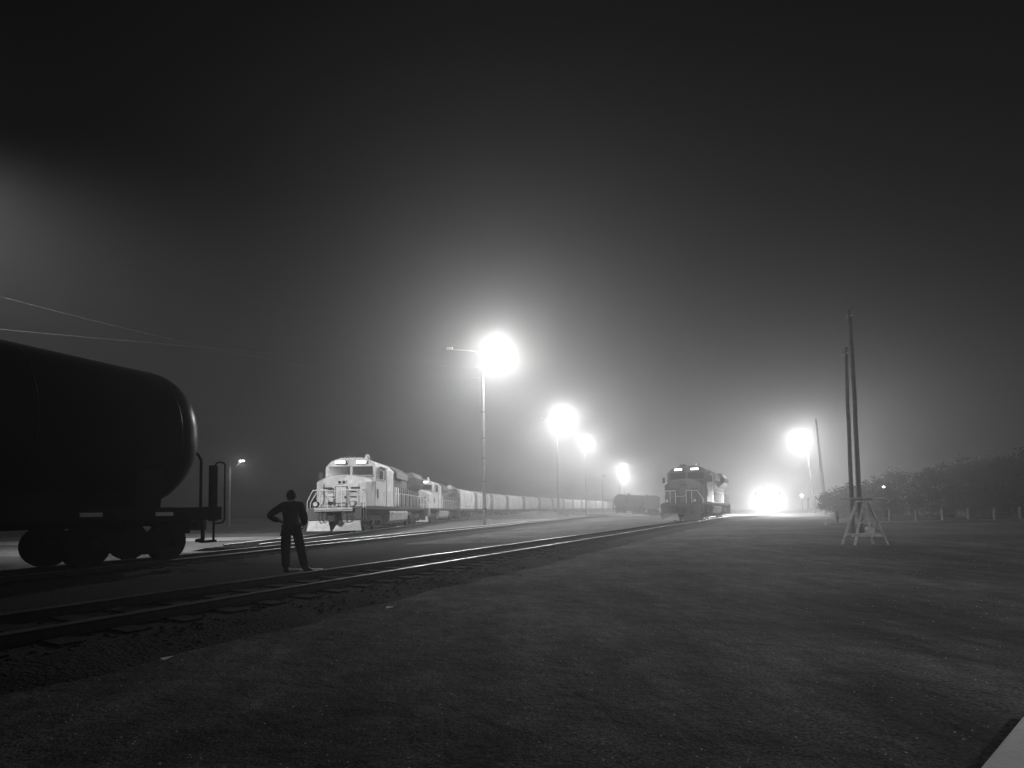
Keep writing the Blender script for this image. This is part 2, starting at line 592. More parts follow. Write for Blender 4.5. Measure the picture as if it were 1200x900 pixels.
    for sx in (-1, 1):
        wd = MB()
        a, b_ = sorted((sx * .12, sx * 1.32))
        q = lambda z: 3.32 + (z - 3.1) * .22
        wd.add([(a, q(3.42) - .02, 3.42), (b_, q(3.42) - .02, 3.42), (b_, q(3.93) - .02, 3.93), (a, q(3.93) - .02, 3.93),
                (a, q(3.42) + .03, 3.42), (b_, q(3.42) + .03, 3.42), (b_, q(3.93) + .03, 3.93), (a, q(3.93) + .03, 3.93)],
               [(0, 1, 2, 3), (7, 6, 5, 4), (0, 4, 5, 1), (1, 5, 6, 2), (2, 6, 7, 3), (3, 7, 4, 0)])
        wsh = wd.build('windshield', M_glass, cab)
        MB().box(min(a, b_) - .05, max(a, b_) + .05, q(3.36) - .03, q(3.4) + .02, 3.34, 3.4).box(min(a, b_) - .05, max(a, b_) + .05, q(3.97) - .035, q(3.97) + .02, 3.95, 4.0).build('frame', cabm, wsh)
        MB().path([(sx * .3, q(3.4) - .05, 3.38), (sx * .75, q(3.8) - .05, 3.8)], .012, 5).build('wiper', M_black, wsh)
        nb = MB()
        a, b_ = sorted((sx * .3, sx * .98))
        nb.box(a, b_, q(4.1) - .1, q(4.1) + .15, 4.12, 4.3)
        nbo = nb.build('number_board_housing', cabm, cab)
        MB().box(a + .05, b_ - .05, q(4.1) - .112, q(4.1) - .102, 4.14, 4.28).build('number_board', M_board if boards else M_glass, nbo)
    # side windows
    for sx in (-1, 1):
        for (ya, yb, za, zb) in ((3.72, 4.12, 3.15, 3.85), (4.42, 5.0, 3.2, 3.85), (5.12, 5.7, 3.2, 3.85)):
            a, b_ = sorted((sx * 1.51, sx * 1.555))
            wn = MB().box(a, b_, ya, yb, za, zb).build('side_window', M_glass, cab)
            fw = MB()
            a, b_ = sorted((sx * 1.52, sx * 1.575))
            fw.box(a, b_, ya - .05, yb + .05, zb, zb + .05).box(a, b_, ya - .05, yb + .05, za - .05, za).box(a, b_, ya - .05, ya, za, zb).box(a, b_, yb, yb + .05, za, zb)
            fw.build('frame', cabm, wn)
        MB().box(*(sorted((sx * 1.53, sx * 1.72))), 4.3, 5.8, 3.92, 3.97).build('window_visor', cabm, cab)
        MB().path([(sx * 1.53, 3.6, 3.3), (sx * 1.85, 3.55, 3.35)], .015).box(*(sorted((sx * 1.75, sx * 1.95))), 3.52, 3.57, 3.15, 3.6).build('mirror', M_black, cab)
        MB().box(*(sorted((sx * 1.51, sx * 1.545))), 3.75, 4.05, 2.0, 2.55).build('side_vent', M_black, cab)
    rf = MB()
    rf.tube((.75, 4.4, 4.4), (.75, 4.4, 4.62), .16, n=14).sphere((.75, 4.4, 4.62), .16)
    rf.build('antenna_dome', M_pale, cab)
    hn = MB()
    for k in (-.15, 0, .15):
        hn.tube((-.5 + k, 5.0, 4.66), (-.5 + k, 4.6 - abs(k), 4.66), .03, .07)
    hn.box(-.75, -.25, 4.95, 5.05, 4.5, 4.66)
    hn.build('horn', M_black, cab)
    # cab-width equipment block behind the cab
    eb = MB()
    eb.prism_y([(-1.5, 1.49), (1.5, 1.49), (1.5, 3.95), (1.1, 4.35), (-1.1, 4.35), (-1.5, 3.95)], 6.02, 8.4)
    ebo = eb.build('equipment_cabinet', side_m, root, .02)
    for sx in (-1, 1):
        em = MB()
        a, b_ = sorted((sx * 1.5, sx * 1.512))
        em.add([(a, 6.6, 2.55), (a, 7.25, 2.55), (a, 6.92, 3.0), (b_, 6.6, 2.55), (b_, 7.25, 2.55), (b_, 6.92, 3.0)],
               [(0, 2, 1), (3, 4, 5), (0, 1, 4, 3), (1, 2, 5, 4), (2, 0, 3, 5)])
        em.build('emblem', M_refl, ebo)
        MB().box(a, b_, 7.45, 7.55, 2.55, 2.95).build('emblem', M_refl, ebo)
        MB().box(a, b_, 6.5, 6.62, 1.95, 2.1).build('data_plate', M_refl, ebo)
        MB().box(a, b_, 7.3, 7.42, 1.95, 2.1).build('data_plate', M_refl, ebo)
    dk = MB()
    for sx in (-1, 1):
        a, b_ = sorted((sx * 1.5, sx * 1.52))
        for ya in (6.15, 8.2):
            dk.box(a, b_, ya, ya + .05, 1.55, 3.85)
    dk.build('door_seam', M_under, ebo)
    # long hood
    hd = MB()
    hd.prism_y([(-.98, 1.49), (.98, 1.49), (.98, 3.95), (.7, 4.25), (-.7, 4.25), (-.98, 3.95)], 8.41, 20.7)
    hood = hd.build('hood', hoodm, root, .02)
    for sx in (-1, 1):
        MB().box(*sorted((sx * .975, sx * .992)), 8.5, 20.3, 1.56, 3.08).build('door_recess', M_black, hood)
        y = 8.6
        while y < 20.2:
            a, b_ = sorted((sx * .98, sx * 1.03))
            dd = MB().box(a, b_, y, y + .46, 1.6, 3.02)
            dd.box(a * 1.0, b_ + .012 * (sx > 0), y + .08, y + .38, 2.62, 2.8) if sx > 0 else dd.box(a - .012, b_, y + .08, y + .38, 2.62, 2.8)
            dd.build('hood_door', side_m if y < 12.2 else hoodm, hood)
            y += .76
    # exhaust box and radiator wings
    ex = MB()
    ex.prism_y([(-.98, 3.96), (-1.3, 3.55), (-1.42, 3.6), (-1.42, 4.05), (-.9, 4.5), (.9, 4.5), (1.42, 4.05), (1.42, 3.6), (1.3, 3.55), (.98, 3.96)][::-1], 9.6, 13.6)
    ex.build('brake_housing', hoodm, root, .02)
    MB().box(-.35, .35, 14.2, 15.1, 4.26, 4.5).build('exhaust_stack', M_black, root)
    rd = MB()
    ring0 = [(-.99, 3.1), (.99, 3.1), (1.0, 3.4), (1.0, 3.9), (.8, 4.3), (-.8, 4.3), (-1.0, 3.9), (-1.0, 3.4)]
    ring1 = [(-.99, 3.05), (.99, 3.05), (1.5, 3.55), (1.5, 4.1), (1.2, 4.55), (-1.2, 4.55), (-1.5, 4.1), (-1.5, 3.55)]
    rd.loft([[(x, 15.4, z) for x, z in ring0], [(x, 16.3, z) for x, z in ring1], [(x, 20.6, z) for x, z in ring1]], smooth=False)
    rdo = rd.build('radiator', hoodm, root)
    for sx in (-1, 1):
        gl = MB()
        for k in range(9):
            a, b_ = sorted((sx * 1.5, sx * 1.53))
            gl.box(a, b_, 16.5 + k * .44, 16.84 + k * .44, 3.6, 4.05)
        gl.build('radiator_grille', M_under, rdo)
    # walkway rails
    wk = MB()
    for sx in (-1, 1):
        rail_run(wk, sx * 1.5, [8.7 + i * 1.46 for i in range(9)], 1.48, 2.48, .022)
    wk.build('handrail', M_refl, root)
    fh = MB()
    for sx in (-1, 1):
        fh.path([(sx * .4, .62, 1.42), (sx * .4, .62, 2.4), (sx * 1.2, .62, 2.38), (sx * 1.56, .75, 1.75), (sx * 1.56, .75, .75), (sx * 1.3, .62, .6)], .024)
        fh.path([(sx * 1.2, 1.2, 2.3), (sx * 1.56, 1.2, 1.7), (sx * 1.56, 1.2, .75)], .024)
        fh.tube((sx * .8, .62, 1.42), (sx * .8, .62, 2.39), .02)
        fh.tube((sx * 1.2, .62, 2.38), (sx * 1.25, 1.75, 2.45), .02)
    fh.path([(-.4, .6, 2.0), (0, .5, 1.92), (.4, .6, 2.0)], .015)
    fh.build('handrail', M_refl, root)
    for sx in (-1, 1):
        dl = MB().tube((sx * 1.02, .5, 1.62), (sx * 1.02, .75, 1.62), .15, n=16).box(sx * 1.02 - .05, sx * 1.02 + .05, .55, .7, 1.42, 1.5)
        do_ = dl.build('ditch_light', M_black, root)
        MB().tube((sx * 1.02, .485, 1.62), (sx * 1.02, .51, 1.62), .12, n=16).build('lens', M_lens if ditch else M_pale, do_)
    # fuel tank
    ft = MB()
    ft.prism_y([(-1.1, .28), (1.1, .28), (1.45, .55), (1.5, 1.1), (1.4, 1.25), (-1.4, 1.25), (-1.5, 1.1), (-1.45, .55)], 7.2, 13.2)
    fto = ft.build('fuel_tank', M_fuel, root, .05)
    MB().tube((1.2, 8.0, 1.0), (1.58, 8.0, 1.08), .07).tube((-1.2, 8.0, 1.0), (-1.58, 8.0, 1.08), .07).build('filler_cap', M_pale, fto)
    ar = MB()
    for sx in (-1, 1):
        ar.tube((sx * 1.25, 13.5, .95), (sx * 1.25, 15.0, .95), .17, n=14)
    ar.build('air_reservoir', M_under, root)
    # bogies
    for yc in (3.9, 18.0):
        bo = MB()
        for sx in (-1, 1):
            a, b_ = sorted((sx * .95, sx * 1.14))
            poly = [(yc - 2.35, .5), (yc - 2.35, .82), (yc - 1.5, .95), (yc + 1.5, .95), (yc + 2.35, .82), (yc + 2.35, .5), (yc + 1.3, .62), (yc + .5, .62), (yc - .5, .62), (yc - 1.3, .62)]
            bo.prism_x(poly, a, b_)
            for k in (-1.85, 0, 1.85):
                bo.box(min(a, b_) - .0, max(a, b_) + .0, yc + k - .2, yc + k + .2, .3, .6)
                bo.tube((sx * .9, yc + k, .52), (sx * 1.24, yc + k, .52), .15, n=14)
            for k in (-1.2, -.65, .65, 1.2):
                bo.tube((sx * 1.06, yc + k, .4), (sx * 1.06, yc + k, .9), .09, n=10)
            bo.path([(sx * 1.2, yc - 1.5, .98), (sx * 1.24, yc - .7, .75), (sx * 1.2, yc, .98)], .025)
        bo.box(-.9, .9, yc - .3, yc + .3, .6, .95)
        b_o = bo.build('bogie', M_under, root)
        for k in (-1.85, 0, 1.85):
            wheelset(b_o, yc + k, .52)
    return root

def add_light(name, kind, parent, loc, power, rad=.15, rot=None, spot=None, blend=.5):
    l = bpy.data.lights.new(name, kind)
    l.energy = power
    l.color = (1, 1, 1)
    l.shadow_soft_size = rad
    if kind == 'SPOT':
        l.spot_size = spot
        l.spot_blend = blend
    o = bpy.data.objects.new(name, l)
    COL.objects.link(o)
    o.location = loc
    if rot:
        o.rotation_euler = rot
    o.parent = parent
    return o

LS = 1.08
def place_on(root, path, d, L, z=RAIL_Z):
    a, b = path.at(d), path.at(d + L)
    t = (b - a).normalized()
    root.location = (a.x, a.y, z)
    root.rotation_euler.z = -math.atan2(t.x, t.y)

# where along each path
def dist_at_y(path, y):
    lo, hi = 0, path.l[-1]
    for _ in range(50):
        m = (lo + hi) / 2
        if path.at(m).y < y: lo = m
        else: hi = m
    return lo

P_white = (M_white, M_hood, M_white, M_white)
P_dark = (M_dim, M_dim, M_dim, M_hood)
GL = 'freight locomotives in the yard'
l1 = locomotive('locomotive', P_white)
tag(l1, 'floodlit white-nosed freight locomotive leading the long hopper train, beside the standing person', 'locomotive', GL)
d1 = dist_at_y(loco_tr, 29.9)
place_on(l1, loco_tr, d1, 21.9 * LS)
l1.scale = (LS,) * 3
l2 = copy_tree(l1)
tag(l2, 'second pale locomotive, coupled between the leading locomotive and the first hopper car', 'locomotive', GL)
place_on(l2, loco_tr, d1 + 22.2 * LS, 21.9 * LS)

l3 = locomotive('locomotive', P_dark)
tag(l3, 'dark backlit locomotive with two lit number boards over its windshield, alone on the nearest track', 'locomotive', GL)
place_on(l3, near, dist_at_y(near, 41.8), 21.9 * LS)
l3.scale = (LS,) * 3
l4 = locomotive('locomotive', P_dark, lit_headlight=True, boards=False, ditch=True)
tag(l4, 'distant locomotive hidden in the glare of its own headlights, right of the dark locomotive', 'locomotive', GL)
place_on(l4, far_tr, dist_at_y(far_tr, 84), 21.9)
for x, z, y in ((-1.02, 1.62, .4), (1.02, 1.62, .4), (0, 2.89, 1.7)):
    add_light('headlight_beam', 'SPOT', l4, (x, y, z), 4600, .14, (R(86), 0, R(180)), R(130), .8)

# ---- hopper cars
def hopper():
    root = empty('hopper_car', (0, 0, 0))
    L = 12.2
    fr = MB()
    fr.box(-1.45, -1.3, .3, L - .3, 1.15, 1.42).box(1.3, 1.45, .3, L - .3, 1.15, 1.42).box(-.3, .3, .3, L - .3, .75, 1.2)
    fr.box(-1.45, 1.45, .25, .4, 1.0, 1.42).box(-1.45, 1.45, L - .4, L - .25, 1.0, 1.42)
    fr.build('frame', M_under, root)
    sec = [(-1.3, 1.43), (1.3, 1.43), (1.48, 1.9), (1.55, 2.7), (1.5, 3.5), (1.25, 3.95), (.6, 4.15), (-.6, 4.15), (-1.25, 3.95), (-1.5, 3.5), (-1.55, 2.7), (-1.48, 1.9)]
    b = MB()
    rings = []
    for y, s_ in ((.85, .93), (1.0, 1.0), (L - 1.0, 1.0), (L - .85, .93)):
        rings.append([(x * s_, y, 2.7 + (z - 2.7) * s_) for x, z in sec])
    b.loft(rings, smooth=False)
    body = b.build('body', M_hopper, root, .03)
    rb = MB()
    for sx in (-1, 1):
        a, b_ = sorted((sx * 1.3, sx * 1.57))
        for y in (3.6, 6.1, 8.6):
            rb.prism_y([(sx * 1.46, 1.8), (sx * 1.575, 2.7), (sx * 1.52, 3.5), (sx * 1.44, 3.5), (sx * 1.5, 2.7), (sx * 1.4, 1.8)][::sx], y - .04, y + .04)
        rb.box(*sorted((sx * 1.3, sx * 1.5)), .7, L - .7, 1.42, 1.52)
    rb.build('rib', M_hopper, body)
    rf = MB()
    rf.box(-.35, .35, .5, L - .5, 4.2, 4.25)
    for k in range(4):
        y = 2.1 + k * 2.65
        rf.box(-.55, .55, y - .5, y + .5, 4.12, 4.2)
    rf.build('roof_walk', M_hroof, body)
    hp = MB()
    for k in range(3):
        y = 3.7 + k * 2.4
        hp.loft([[(-1.25, y - 1.15, 1.3), (1.25, y - 1.15, 1.3), (1.25, y + 1.15, 1.3), (-1.25, y + 1.15, 1.3)],
                 [(-.45, y - .3, .45), (.45, y - .3, .45), (.45, y + .3, .45), (-.45, y + .3, .45)]], smooth=False)
    hp.build('hopper_chute', M_under, root)
    ld = MB()
    for sx in (-1, 1):
        for y in (.5, L - .5):
            for yy in (y - .2, y + .2):
                ld.tube((sx * 1.5, yy, .6), (sx * 1.5, yy, 3.9), .02, n=5)
            for k in range(9):
                ld.tube((sx * 1.5, y - .2, .7 + k * .38), (sx * 1.5, y + .2, .7 + k * .38), .016, n=5)
    ld.build('ladder', M_under, root)
    freight_bogie(root, 1.75)
    freight_bogie(root, L - 1.75)
    coupler(root, .4, -.85)
    coupler(root, L - .4, .85)
    return root
ORD = ['first', 'second', 'third', 'fourth', 'fifth', 'sixth', 'seventh', 'eighth', 'ninth', 'tenth', 'eleventh', 'twelfth', 'thirteenth', 'fourteenth', 'fifteenth', 'sixteenth']
hp = hopper()
dh = d1 + 22.2 * LS * 2 + .4
for i in range(16):
    o = hp if i == 0 else copy_tree(hp)
    place_on(o, loco_tr, dh + i * 12.6, 12.2)
    o.scale = (1, 1, 1.15)
    lab = 'pale covered hopper car coupled straight behind the second locomotive' if i == 0 else 'pale covered hopper car, %s in the row behind the second locomotive' % ORD[i]
    if i == 15: lab = 'pale covered hopper car at the far tail of the row behind the locomotives'
    tag(o, lab, 'hopper car', 'covered hopper cars of the long train')

# ---- tank car
def tank_car():
    root = empty('tank_car', (0, 0, 0))
    L = 18.0
    b = MB()
    n, cz, r = 72, 3.09, 1.69
    rings = []
    prof = []
    for i in range(15):
        a = math.pi / 2 * i / 14
        prof.append((1.12 - 1.02 * math.sin(a) if False else .95 + 1.05 * (1 - math.cos(math.pi / 2 - a)), r * math.sin(a) if i else .002))
    # head depth 1.05 m: y from .95 (tip) to 2.0 (shoulder)
    prof = []
    for i in range(17):
        a = math.pi / 2 * i / 16
        prof.append((1.66 - .92 * math.cos(a) ** .9, max(.002, r * math.sin(a) ** .96)))
    full = [(y, q, 0) for y, q in prof] + [(L / 2, r, -.14)] + [(L - y, q, 0) for y, q in reversed(prof)]
    for y, q, dz in full:
        dz2 = -.14 * (1 - abs(y - L / 2) / (L / 2 - 1.0))
        rings.append([(q * math.cos(2 * math.pi * k / n), y, cz + dz2 + q * math.sin(2 * math.pi * k / n)) for k in range(n)])
    b.loft(rings)
    tank = b.build('tank', M_tank, root)
    for y in (1.75, 4.6, 7.4, 10.6, 13.4, 16.25):
        dz2 = -.14 * (1 - abs(y - L / 2) / (L / 2 - 1.0))
        rr = [[((r + q) * math.cos(2 * math.pi * k / n), yy, cz + dz2 + (r + q) * math.sin(2 * math.pi * k / n)) for k in range(n)] for yy, q in ((y - .02, -.01), (y - .012, .008), (y + .012, .008), (y + .02, -.01))]
        MB().loft(rr, cap=False).build('weld_seam', M_tank, tank)
    mw = MB()
    mw.tube((0, 9, 4.6), (0, 9, 5.0), .3, n=18).tube((0, 9, 4.95), (0, 9, 5.03), .36, n=18)
    mw.box(-.7, .7, 7.6, 10.4, 4.66, 4.7)
    rail_run(mw, .7, [7.6, 9.0, 10.4], 4.6, 5.15)
    rail_run(mw, -.7, [7.6, 9.0, 10.4], 4.6, 5.15)
    mw.build('manway_platform', M_coal, tank)
    # running handrail along the side
    hr = MB()
    for sx in (-1, 1):
        hr.tube((sx * 1.66, 2.6, 3.2), (sx * 1.68, 15.4, 3.2), .008)
        for k in range(7):
            hr.tube((sx * 1.5, 2.7 + k * 2.1, 3.2), (sx * 1.68, 2.7 + k * 2.1, 3.2), .012, n=5)
    hr.build('handrail', M_coal, tank)
    # underframe
    fr = MB()
    fr.box(-.38, .38, .5, L - .5, .85, 1.3)
    fr.box(-1.42, 1.42, .42, .6, .98, 1.32).box(-1.42, 1.42, L - .6, L - .42, .98, 1.32)
    fr.box(-1.3, 1.3, .42, 2.9, 1.24, 1.3).box(-1.3, 1.3, L - 2.9, L - .42, 1.24, 1.3)
    for y in (2.3, L - 2.3):
        fr.prism_y([(-1.3, .95), (1.3, .95), (1.45, 2.3), (1.2, 2.3), (.6, 1.75), (-.6, 1.75), (-1.2, 2.3), (-1.45, 2.3)], y - .3, y + .3)
    for sx in (-1, 1):
        fr.box(*sorted((sx * 1.28, sx * 1.42)), .6, L - .6, 1.02, 1.3)
        # stub gussets at the end sill
        fr.prism_x([(.5, .62), (.62, .62), (1.5, 1.0), (.5, 1.02)], *sorted((sx * .3, sx * .36)))
    fr.box(-1.3, 1.3, 5.2, 12.8, .62, 1.25)
    fr.box(-.95, .95, 2.3, L - 2.3, .95, 1.72)
    fr.build('underframe', M_coal, root)
    eq = MB()
    eq.tube((.9, 6.4, .75), (.9, 8.4, .75), .26, n=16)
    eq.box(.5, 1.25, 9.2, 10.0, .5, 1.0)
    eq.build('brake_reservoir', M_coal, root)
    # end handrails
    for sx in (-1, 1):
        MB().path([(sx * 1.32, .95, 1.3), (sx * 1.32, .95, 2.52), (sx * 1.3, 1.02, 2.66), (sx * 1.2, 1.12, 2.74), (sx * 1.05, 1.25, 2.77)], .035, 8).build('grab_pole', M_coal, root)
    for sx in (-1, 1):
        cp = MB()
        x = sx * 1.38
        cp.path([(x, .62, .95), (x, .62, 2.36), (x, .56, 2.46), (x, .5, 2.5), (x, .34, 2.5), (x, .3, 2.44), (x, .3, .98), (x, .36, .9), (x, .6, .88)], .022, 8)
        cp.box(x - .05, x + .05, .56, .74, .95, 2.4)
        cp.build('corner_handrail', M_coal, root)
        sp = MB()
        sp.path([(sx * 1.38, .62, 1.0), (sx * 1.38, .62, .42), (sx * 1.38, .95, .42), (sx * 1.38, .95, 1.0)], .028, 8)
        sp.box(sx * 1.38 - .09, sx * 1.38 + .09, .6, .97, .4, .46)
        sp.build('step', M_coal, root)
        MB().path([(sx * .75, .45, 1.0), (sx * .75, .42, .45), (sx * .5, .42, .42)], .045, 8).build('bracket', M_coal, root)
    bk = MB()
    bk.tube((-.7, L - .5, 1.2), (-.7, L - .5, 2.0), .03)
    bk.tube((-.7, L - .4, 2.0), (-.7, L - .44, 2.0), .27, n=20)
    bk.build('brake_wheel', M_coal, root)
    hz = MB()
    hz.path([(.5, .3, .86), (.62, .1, .7), (.66, .05, .5), (.6, .05, .36)], .03, 8)
    hz.build('air_hose', M_coal, root)
    MB().path([(.4, .5, .62), (1.2, 1.6, .56)], .025, 8).build('brake_pipe', M_coal, root)
    for y in (1.75, 3.3, 7.2, 10.8, 14.7, 16.25):
        MB().box(1.42, 1.435, y, y + .42, 1.1, 1.19).build('reflector', M_refl, root)
        MB().box(-1.435, -1.42, y, y + .42, 1.1, 1.19).build('reflector', M_refl, root)
    freight_bogie(root, 2.3, M_coal)
    freight_bogie(root, L - 2.3, M_coal)
    coupler(root, .5, -.9)
    coupler(root, L - .5, .9)
    return root
tk = tank_car()
tag(tk, 'huge black tank car filling the left edge of the picture, end platform towards the person', 'tank car', 'black tank cars')
# near end at about (-9.4, 15.4), the car running back past the camera
dn = dist_at_y(mid_tr, 15.5)
a_, b_ = mid_tr.at(dn), mid_tr.at(dn - 18)
tt = (b_ - a_).normalized()
tk.location = (a_.x, a_.y, RAIL_Z)
tk.scale = (1.07,) * 3
tk.rotation_euler.z = -math.atan2(tt.x, tt.y)
# two more far off on their own track
for k, (x, y) in enumerate(((27.6, 134), (36.6, 149.6))):
    o = copy_tree(tk)
    o.location = (x, y, RAIL_Z)
    o.rotation_euler.z = -math.atan2(.5, .866)
    tag(o, ('distant dark tank car whose rounded end faces us past the tail of the hopper train', 'distant dark tank car, farther one of the pair beyond the hopper train')[k], 'tank car', 'black tank cars')
side_tr = Path([(18.6, 118.4), (27.6, 134), (36.6, 149.6), (60, 190)])
track(side_tr, 1, 80, 'short distant railway track under the pair of far tank cars', 30, 1)

def boxcar():
    root = empty('boxcar', (0, 0, 0))
    L = 15
    b = MB()
    b.prism_y([(-1.55, 1.1), (1.55, 1.1), (1.55, 3.75), (.9, 4.05), (-.9, 4.05), (-1.55, 3.75)], .4, L - .4)
    body = b.build('body', M_dim, root, .03)
    d = MB()
    d.box(1.55, 1.6, 6, 9, 1.3, 3.7).box(-1.6, -1.55, 6, 9, 1.3, 3.7)
    d.build('door', M_dim, body)
    rb = MB()
    for k in range(6):
        rb.box(-1.5, 1.5, .34, .4, 1.4 + k * .4, 1.5 + k * .4)
    rb.build('end_rib', M_dim, body)
    ld = MB()
    for x in (1.0, 1.4):
        ld.tube((x, .3, .7), (x, .3, 3.7), .02, n=5)
    for k in range(8):
        ld.tube((1.0, .3, .8 + k * .38), (1.4, .3, .8 + k * .38), .016, n=5)
    ld.build('ladder', M_under, root)
    freight_bogie(root, 2)
    freight_bogie(root, L - 2)
    coupler(root, .5, -.8)
    return root
bx = boxcar()
bx.location = (31.3, 115, RAIL_Z)
bx.rotation_euler.z = -math.atan2(.3, .95)
tag(bx, 'distant dark boxcar seen end-on, just left of the dark locomotive', 'boxcar')
box_tr = Path([(28.2, 105), (31.3, 115), (37.6, 135), (41, 146)])
track(box_tr, 1, 40, 'short distant railway track under the end-on boxcar', 20, 1)

# ------------------------------------------------------------------ yard lamps
def yard_lamp(loc, h, label, head=(1.2, 0), back=None, power=LAMP_W, lean=(0, 0), r=.17, lit=True, box=False, group='yard lamp poles', zoff=.0, lrad=.36, flood=None, pm=None, cone=108):
    M_pole = pm or globals()['M_pole']
    root = empty('lamp_pole', loc)
    tag(root, label, 'lamp pole', group)
    b = MB()
    n = 8
    for i in range(n):
        t0, t1 = i / n, (i + 1) / n
        b.tube((lean[0] * t0, lean[1] * t0, h * t0), (lean[0] * t1, lean[1] * t1, h * t1), r * (1 - .4 * t0), r * (1 - .4 * t1), n=14)
    b.build('pole', M_pole, root)
    lx, ly = lean
    hx, hy = head
    arm = MB()
    arm.path([(lx, ly, h - .5), (lx + hx * .5, ly + hy * .5, h - .1), (lx + hx, ly + hy, h + zoff)], .045, 8)
    arm.build('arm', M_pole, root)
    hd = MB()
    hd.prism_y([(lx + hx - .35, h + zoff + .02), (lx + hx + .35, h + zoff + .02), (lx + hx + .28, h + zoff + .28), (lx + hx - .28, h + zoff + .28)], ly + hy - .25, ly + hy + .25)
    hdo = hd.build('lamp_head', M_black, root)
    MB().box(lx + hx - .28, lx + hx + .28, ly + hy - .2, ly + hy + .2, h + zoff - .03, h + zoff + .018).build('lens', M_lens if lit else M_glass, hdo)
    if back:
        bx_, by_, bz_ = back
        a2 = MB()
        a2.path([(lx, ly, h - .55), (lx + bx_ * .5, ly + by_ * .5, h - .45 + bz_ * .6), (lx + bx_, ly + by_, h - .45 + bz_)], .04, 8)
        a2.build('arm', M_pole, root)
        h2 = MB()
        h2.cbox(lx + bx_, ly + by_, h - .35 + bz_, .55, .35, .16)
        h2.build('lamp_head', M_pale, root)
    if box:
        MB().box(.16, .62, -.2, .2, .0, .75).build('switch_box', M_pale, root)
        cl = MB()
        for z in (1.6, 4.1, 6.2, 8.0, 10.4):
            cl.tube((0, 0, z), (0, 0, z + .09), r * 1.08, n=14)
        cl.build('band', M_under, root)
    if flood:
        lp = Vector((lx + hx, ly + hy, h + zoff - .25))
        d = (Vector(flood) - Vector(loc) - lp)
        lo = add_light('lamp_light', 'SPOT', root, lp, power, lrad, d.to_track_quat('-Z', 'Y').to_euler(), R(cone), 1.0)
    elif lit and power:
        add_light('lamp_light', 'POINT', root, (lx + hx, ly + hy, h + zoff - .25), power * GLOBE, lrad)
        # the hooded part of the lamp throws most of its light below the horizontal
        add_light('lamp_light', 'SPOT', root, (lx + hx, ly + hy, h + zoff - .3), power * HOOD, lrad * .6, (0, 0, 0), R(172), .7)
    return root
yard_lamp((-2.5, 46, 0), 16.5, 'tall lamp pole with the biggest and brightest glare, beside the hopper train', (1.3, -.2), (-2.9, -.6, .0), LAMP_W * .85, box=True)
yard_lamp((7.1, 79, 0), 16.6, 'second lamp pole along the hopper train, with a drooping arm to its left', (1.0, 0), (-2.2, 0, -.5), LAMP_W * 1.3, lrad=.6)
yard_lamp((16.3, 113, 0), 16.8, 'third lamp pole along the hopper train, glowing smaller in the haze', (.6, 0), None, LAMP_W * .95, lrad=.8)
yard_lamp((26.0, 147, 0), 11.0, 'thin dark unlit pole standing behind the tail of the hopper train', (.5, 0), None, 0, lit=False, r=.14)
yard_lamp((37.0, 176, 0), 16.2, 'fourth glowing lamp pole, above the far tank cars', (.6, 0), None, LAMP_W * 1.5, lrad=.9)
yard_lamp((47.5, 216, 0), 14.8, 'fifth glowing lamp pole, low and right of the fourth glow over the far tank cars', (.6, 0), None, LAMP_W * 1.5, lrad=1.0)
yard_lamp((44.0, 182, 0), 5.6, 'short lamp pole glowing just above the distant end-on boxcar', (.5, 0), None, LAMP_W * .5, lrad=.6)
# floodlight beyond the left edge that lights the front of the train and throws the tank car's shadow
yard_lamp((-22.2, 14.6, 0), 13.6, 'floodlight pole beyond the tank car, at the left edge of the yard', (1.2, -.2), None, LAMP_W * 1.6, lrad=.25, flood=(-9.5, 36, 1))
# unseen floodlight added behind the camera on the right to brighten dirt and stand
yard_lamp((15, -7, 0), 10.5, 'added unseen floodlight pole brightening the open dirt, behind the camera on the right', (-1.2, .2), None, LAMP_W * .42, lrad=.25, flood=(10, 10, 0), cone=84)
# far left small lamp
yard_lamp((-44.2, 80, 0), 9.3, 'small lone lamp pole far away between the tank car and the person', (1.9, 0), None, LAMP_W * .02, zoff=.75, r=.14, lrad=.1)
# right side lamp
yard_lamp((56.0, 95, 0), 14.5, 'leaning lamp pole on the right, glowing above the headlight glare', (-1.3, 0), None, LAMP_W * 1.7, lean=(-.9, 0), r=.2, lrad=.6, pm=M_wpole)
# unlit poles right
def wood_pole(loc, h, lean, r, label, grp=None):
    root = empty('utility_pole', loc)
    tag(root, label, 'utility pole', grp)
    b = MB()
    n = 10
    j = [(0, 0)] + [((rnd.random() - .5) * .03, (rnd.random() - .5) * .03) for _ in range(n)]
    for i in range(n):
        t0, t1 = i / n, (i + 1) / n
        b.tube((lean[0] * t0 + j[i][0], lean[1] * t0 + j[i][1], h * t0), (lean[0] * t1 + j[i + 1][0], lean[1] * t1 + j[i + 1][1], h * t1), r * (1 - .3 * t0), r * (1 - .3 * t1), n=14)
    b.build('pole', M_wpole, root)
    c = MB()
    c.box(lean[0] - .04, lean[0] + .04, lean[1] - .25, lean[1] + .25, h - .35, h - .27)
    c.tube((lean[0], lean[1] - .2, h - .27), (lean[0], lean[1] - .2, h - .12), .04).tube((lean[0], lean[1] + .2, h - .27), (lean[0], lean[1] + .2, h - .12), .04)
    c.build('crossarm', M_pole, root)
    return root
wood_pole((45.2, 74, 0), 14.0, (-.75, 0), .2, 'leaning dark utility pole right of the glowing lamp on the right')
wood_pole((16.0, 24.2, 0), 9.0, (.12, 0), .095, 'left and shorter one of the two close dark poles behind the timber stand')
wood_pole((16.52, 24.4, 0), 10.9, (.02, 0), .11, 'right and taller one of the two close dark poles behind the timber stand')
cd = MB().tube((0, 0, 0), (.03, 0, 5.2), .016)
